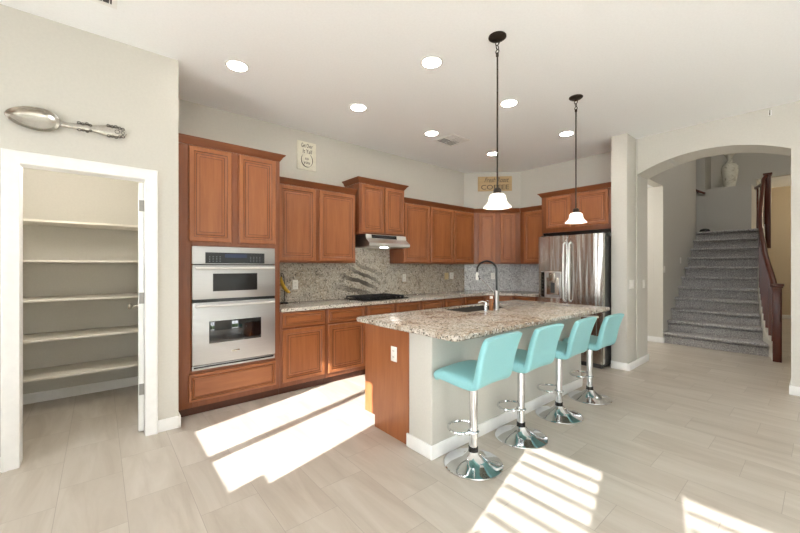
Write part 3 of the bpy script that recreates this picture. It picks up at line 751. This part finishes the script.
# ------------------------------------------------------------------ wall decor
SG = thing('horseshoe_sign', 'small cream sign with a dark horseshoe above the wall cabinets', 'sign', (2.045, 4.310, 2.785))
B().box(-.13, .13, -.016, 0, -.18, .18, .002).done('board', M['cream'], SG)
text('Get Over', .075, M['ink'], SG, (-.0, -.0168, .128), .1, width=.155)
text('It Yall', .075, M['ink'], SG, (.005, -.0168, .055), .1, width=.125)
b = B(); pts = []
for i in range(25):
    a = radians(128 + 284 * i / 24); pts.append((.078 * cos(a), -.0175, -.055 + .09 * sin(a)))
b.tube(pts, [.008 + .006 * sin(pi * i / 24) for i in range(25)], 8, .12); b.done('horseshoe', M['ink'], SG)
text('to', .055, M['ink'], SG, (-.0, -.0168, -.035), .1); text('you', .06, M['ink'], SG, (.0, -.0168, -.085), .1)
CO = thing('coffee_sign', 'pale wooden coffee sign on the diagonal corner wall', 'sign', (5.579, 3.9135, 2.883), radians(-45))
B().box(-.307, .307, -.018, 0, -.134, .001, .002).box(-.307, .307, -.018, 0, .003, .134, .002).done('board', M['board'], CO)
text('Fresh Roast', .12, M['ink'], CO, (.02, -.0186, .066), .4, width=.44)
text('COFFEE', .12, M['ink'], CO, (.0, -.0186, -.068), 0, width=.5)
# giant spoon
SPN = thing('decorative_spoon', 'oversized ornate silver spoon mounted above the pantry doorway', 'wall decor', (-.345, 3.5145, 2.372))
b = B(); rr = []
nseg = 48
def eg(f, a):     # egg outline: narrower towards the tip
    x = .136 * cos(a); z = .079 * sin(a) * (1 + .22 * cos(a) * .8); return (x * f, z * f)
for f, d in ((.9, -.001), (1.0, -.036), (1.0, -.040), (.975, -.042), (.94, -.039), (.86, -.026), (.7, -.014), (.5, -.007), (.25, -.004), (.05, -.003)):
    rr.append([(eg(f, 2 * pi * i / nseg)[0], d, eg(f, 2 * pi * i / nseg)[1]) for i in range(nseg)])
b.rings(rr); b.done('bowl', M['silver'], SPN)
hs = [(.126, .021), (.17, .020), (.21, .021), (.235, .030), (.255, .024), (.275, .031), (.295, .022), (.33, .028), (.37, .036), (.40, .044), (.425, .040), (.445, .045), (.465, .038), (.48, .038), (.495, .026), (.507, .008)]
rr = []
for x, hw in hs:
    ring = []
    for i in range(12):
        a = 2 * pi * i / 12; ring.append((x, -.014 + .009 * cos(a) , .012 * (x - .128) / .377 + hw * sin(a)))
    rr.append(ring)
B().rings(rr).done('handle', M['silver'], SPN)
for x, z, r in ((.232, .03, .009), (.252, .026, .008), (.275, .033, .008), (.294, .026, .007), (.232, -.02, .009), (.254, -.018, .008), (.275, -.023, .008), (.294, -.014, .007), (.398, .048, .009), (.42, .045, .009), (.442, .049, .009), (.464, .043, .009), (.484, .038, .010), (.398, -.03, .009), (.42, -.028, .009), (.442, -.032, .009), (.464, -.024, .009), (.484, -.018, .010), (.45, .012, .014), (.484, .010, .011)):
    B().loop((x, -.0215, z), r, .0028, 'y', 14, 6).done('scroll', M['darksilver'], SPN)
SPN.rotation_euler = (0, radians(-1.2), 0)
HK = thing('wall_hook', 'tiny white hook high on the arch wall', 'hook', (5.6125, .381, 3.04), radians(-90))
B().box(-.012, .012, -.006, 0, -.03, .03, .002).done('plate', M['white'], HK)
B().tube([(0, -.006, .02), (0, -.03, .02), (.0, -.036, .0), (0, -.03, -.02), (0, -.02, -.024)], .005, 8).done('hook', M['silver'], HK)
# banana hung on a hook of the oven cabinet's side
BN = thing('banana', 'single yellow banana against the backsplash beside the oven cabinet', 'banana', (1.70, 4.20, 1.03))
pts = []
for i in range(13):
    a = radians(205 - 75 * i / 12) ; pts.append((.19 + .20 * cos(a) - .0, .04 , .19 + .20 * sin(a) * 1.0))
pts = [(-.012, .04, .205), (-.012, .04, .175), (-.006, .038, .14), (.006, .036, .105), (.024, .036, .072), (.048, .036, .042), (.078, .036, .018), (.094, .036, .008)]
B().tube(pts, [.008, .013, .019, .021, .022, .021, .017, .008], 10).done('fruit', M['banana'], BN)
B().tube([(-.012, .04, .2), (-.014, .042, .235)], [.008, .006], 8).tube([(.092, .036, .009), (.102, .036, .005)], [.008, .005], 8).done('stem', M['bananatip'], BN)
BH = thing('banana_hanger', 'dark wire hanger holding the banana', 'hanger', (1.70, 4.2, .9155))
B().lathe([(.05, 0), (.05, .008), (.01, .012), (0, .012)], (.02, .035, 0), 20).done('base', M['iron'], BH)
B().tube([(.035, .065, .01), (.04, .068, .2), (.03, .066, .33), (.005, .055, .365), (-.014, .045, .36), (-.016, .043, .352)], .0045, 8).done('stem', M['iron'], BH)

# ------------------------------------------------------------------ staircase
SC = thing('staircase', 'straight staircase in speckled grey carpet rising beyond the arch', 'staircase', (7.70, 0, 0))
curve = [(-.22, .49), (-.1, .505), (0, .535), (.12, .58), (.25, .615), (.5, .66), (.75, .70), (1.0, .735), (1.25, .757), (1.5, .772), (1.75, .782), (2.0, .79), (2.25, .80), (2.5, .815), (2.62, .82)]
def yr(x):
    for (a, p), (c, q) in zip(curve, curve[1:]):
        if a <= x <= c: return p + (q - p) * (x - a) / (c - a)
    return curve[0][1] if x < 0 else curve[-1][1]
NS = 11; RZ = .1935
for i in range(NS):
    x0 = .25 * i; x1 = x0 + .25 if i < NS - 1 else 3.6 - .005; zt = RZ * (i + 1); zb = RZ * i + .0005
    yl = 1.8385 if i < NS - 1 else 1.838
    b = B()
    xs = [x0, (x0 + min(x1, 2.6)) / 2, min(x1, 2.6)]
    poly = [(x, yr(x) + .003) for x in xs]
    xe = x1 - .001 if i < NS - 1 else 2.6
    poly = [(x0, yr(x0) + .004), ((x0 + xe) / 2, yr((x0 + xe) / 2) + .004), (xe, yr(xe) + .004), (xe, yl), (x0, yl)]
    b.prism(poly, 0.001 if i == 0 else zb, zt - .072, 'z')
    b.prism([(poly[0][0] + .045, poly[0][1])] + poly[1:4] + [(poly[4][0] + .045, poly[4][1])], zt - .073, zt - .044, 'z')
    # tread with a rounded nosing
    nose = []
    for q in range(9):
        a = radians(-90 + 180 * q / 8); nose.append((x0 - .03 - .022 * cos(a), zt - .0225 + .0225 * sin(a)))
    prof = [(x0 + .0, zt - .045)] + [(x0 - .03, zt - .045)] + nose[1:-1] + [(x0 - .03, zt), (xe, zt), (xe, zt - .045)]
    rr = []
    for y in (yr(x0) + .004, yl): rr.append([(x, y if (x < x0 + .05 or y == yl) else yr(xe) + .004, z) for x, z in prof])
    b.rings(rr)
    b.done('step', M['carpet'], SC)
B().box(2.601, 3.598, .80, 3.4, RZ * NS - .2, RZ * NS).done('landing', M['carpet'], SC)
st_ = B(); rr = []
for x, y in curve:
    zt = max(.24, RZ * (x / .25) + RZ + .075) if x > 0 else .24
    zt = min(zt, RZ * NS + .09)
    rr.append([(x, y, 0.001), (x, y, zt), (x - .0, y - .05, zt), (x, y - .05, .001)])
st_.rings(rr).done('stringer', M['wall'], SC)
rr = []
for x, y in curve[:6]: rr.append([(x, y - .0505, .001), (x, y - .0505, .1), (x, y - .063, .1), (x, y - .063, .001)])
b = B().rings(rr); b.box(-.234, -.2205, .428, .49, .001, .1); b.done('stringer_baseboard', M['white'], SC)

RL = thing('stair_railing', 'dark mahogany stair railing curving up from a square newel post', 'railing', (7.70, 0, 0))
def newel(x, y, z0, z1, s_=.045):
    b = B().box(x - s_, x + s_, y - s_, y + s_, z0, z1 - .06, .003).box(x - s_ - .012, x + s_ + .012, y - s_ - .012, y + s_ + .012, z1 - .06, z1 - .035, .004)
    b.box(x - s_ - .022, x + s_ + .022, y - s_ - .022, y + s_ + .022, z1 - .035, z1, .006)
    b.done('newel_post', M['darkwood'], RL)
newel(-.292, .43, .001, 1.115)
newel(2.67, .735, RZ * NS + .001 - .4, 3.25)
rp = [(-.25, .435, 1.03), (-.17, .462, 1.075), (-.08, .482, 1.15), (.0, .505, 1.235), (.12, .548, 1.385), (.25, .585, 1.52), (.5, .632, 1.745)]
for x, y in curve[6:]: rp.append((x, y - .027, 1.745 + .68 * (x - .5)))
rp = [p for p in rp if p[0] < 2.6] + [(2.612, .765, 1.745 + .68 * 2.11)]
B().tube(rp, .032, 12, 1.15).done('handrail', M['darkwood'], RL)
def rz_at(x):
    for a, c in zip(rp, rp[1:]):
        if a[0] <= x <= c[0]: return a[2] + (c[2] - a[2]) * (x - a[0]) / (c[0] - a[0])
    return rp[-1][2]
x = -.08
while x < 2.55:
    zt = max(.24, RZ * (x / .25) + RZ + .075) if x > 0 else .24
    zt = min(zt, RZ * NS + .09)
    y = yr(x) - .025
    B().box(x - .016, x + .016, y - .016, y + .016, zt + .016, rz_at(x) - .02).done('baluster', M['darkwood'], RL)
    x += .125
B().tube([(2.705, .76, 3.09), (3.595, .99, 3.12)], .028, 10, 1.2).done('handrail', M['darkwood'], RL)
for q in (.2, .5, .8):
    px, py = 2.705 + .89 * q, .76 + .23 * q
    B().box(px - .016, px + .016, py - .016, py + .016, RZ * NS + .001, 3.09).done('baluster', M['darkwood'], RL)
HR = thing('wall_handrail', 'short dark handrail on the landing wall below the vase ledge', 'handrail', (11.3, 0, 0))
B().tube([(-.06, 2.75, 3.75), (-.06, 2.05, 3.25), (-.06, 1.86, 3.13)], .026, 10).done('rail', M['darkwood'], HR)
B().tube([(-.0005, 2.0, 3.17), (-.05, 2.0, 3.17), (-.06, 2.0, 3.2)], .008, 8).tube([(-.0005, 2.6, 3.6), (-.05, 2.6, 3.6), (-.06, 2.6, 3.63)], .008, 8).done('bracket', M['bronze'], HR)
VS = thing('urn_vase', 'large marbled cream vase on the ledge above the stairs', 'vase', (11.56, 1.455, 3.231))
vp = [(.10, 0), (.104, .01), (.108, .05), (.122, .15), (.145, .30), (.158, .42), (.155, .50), (.13, .56), (.085, .60), (.055, .635), (.048, .69), (.06, .75), (.095, .81), (.122, .84), (.12, .848), (.09, .82), (.05, .75), (.04, .69)]
B().lathe(vp, (0, 0, 0), 40, True, True).done('body', M['vase'], VS)
DT = B().lathe([(.06, 0), (.07, .02), (.055, .05), (.02, .065), (0, .066)], (0, 0, 0), 16)  # stands in for a small dark object of unknown kind
o = DT.done('dark_object', M['black']); o.location = (10.36, 1.72, RZ * NS + .001); o.scale = (1.2, 1.4, 1.2)
tag(o, 'small dark object on the top step against the stair wall end', 'object')
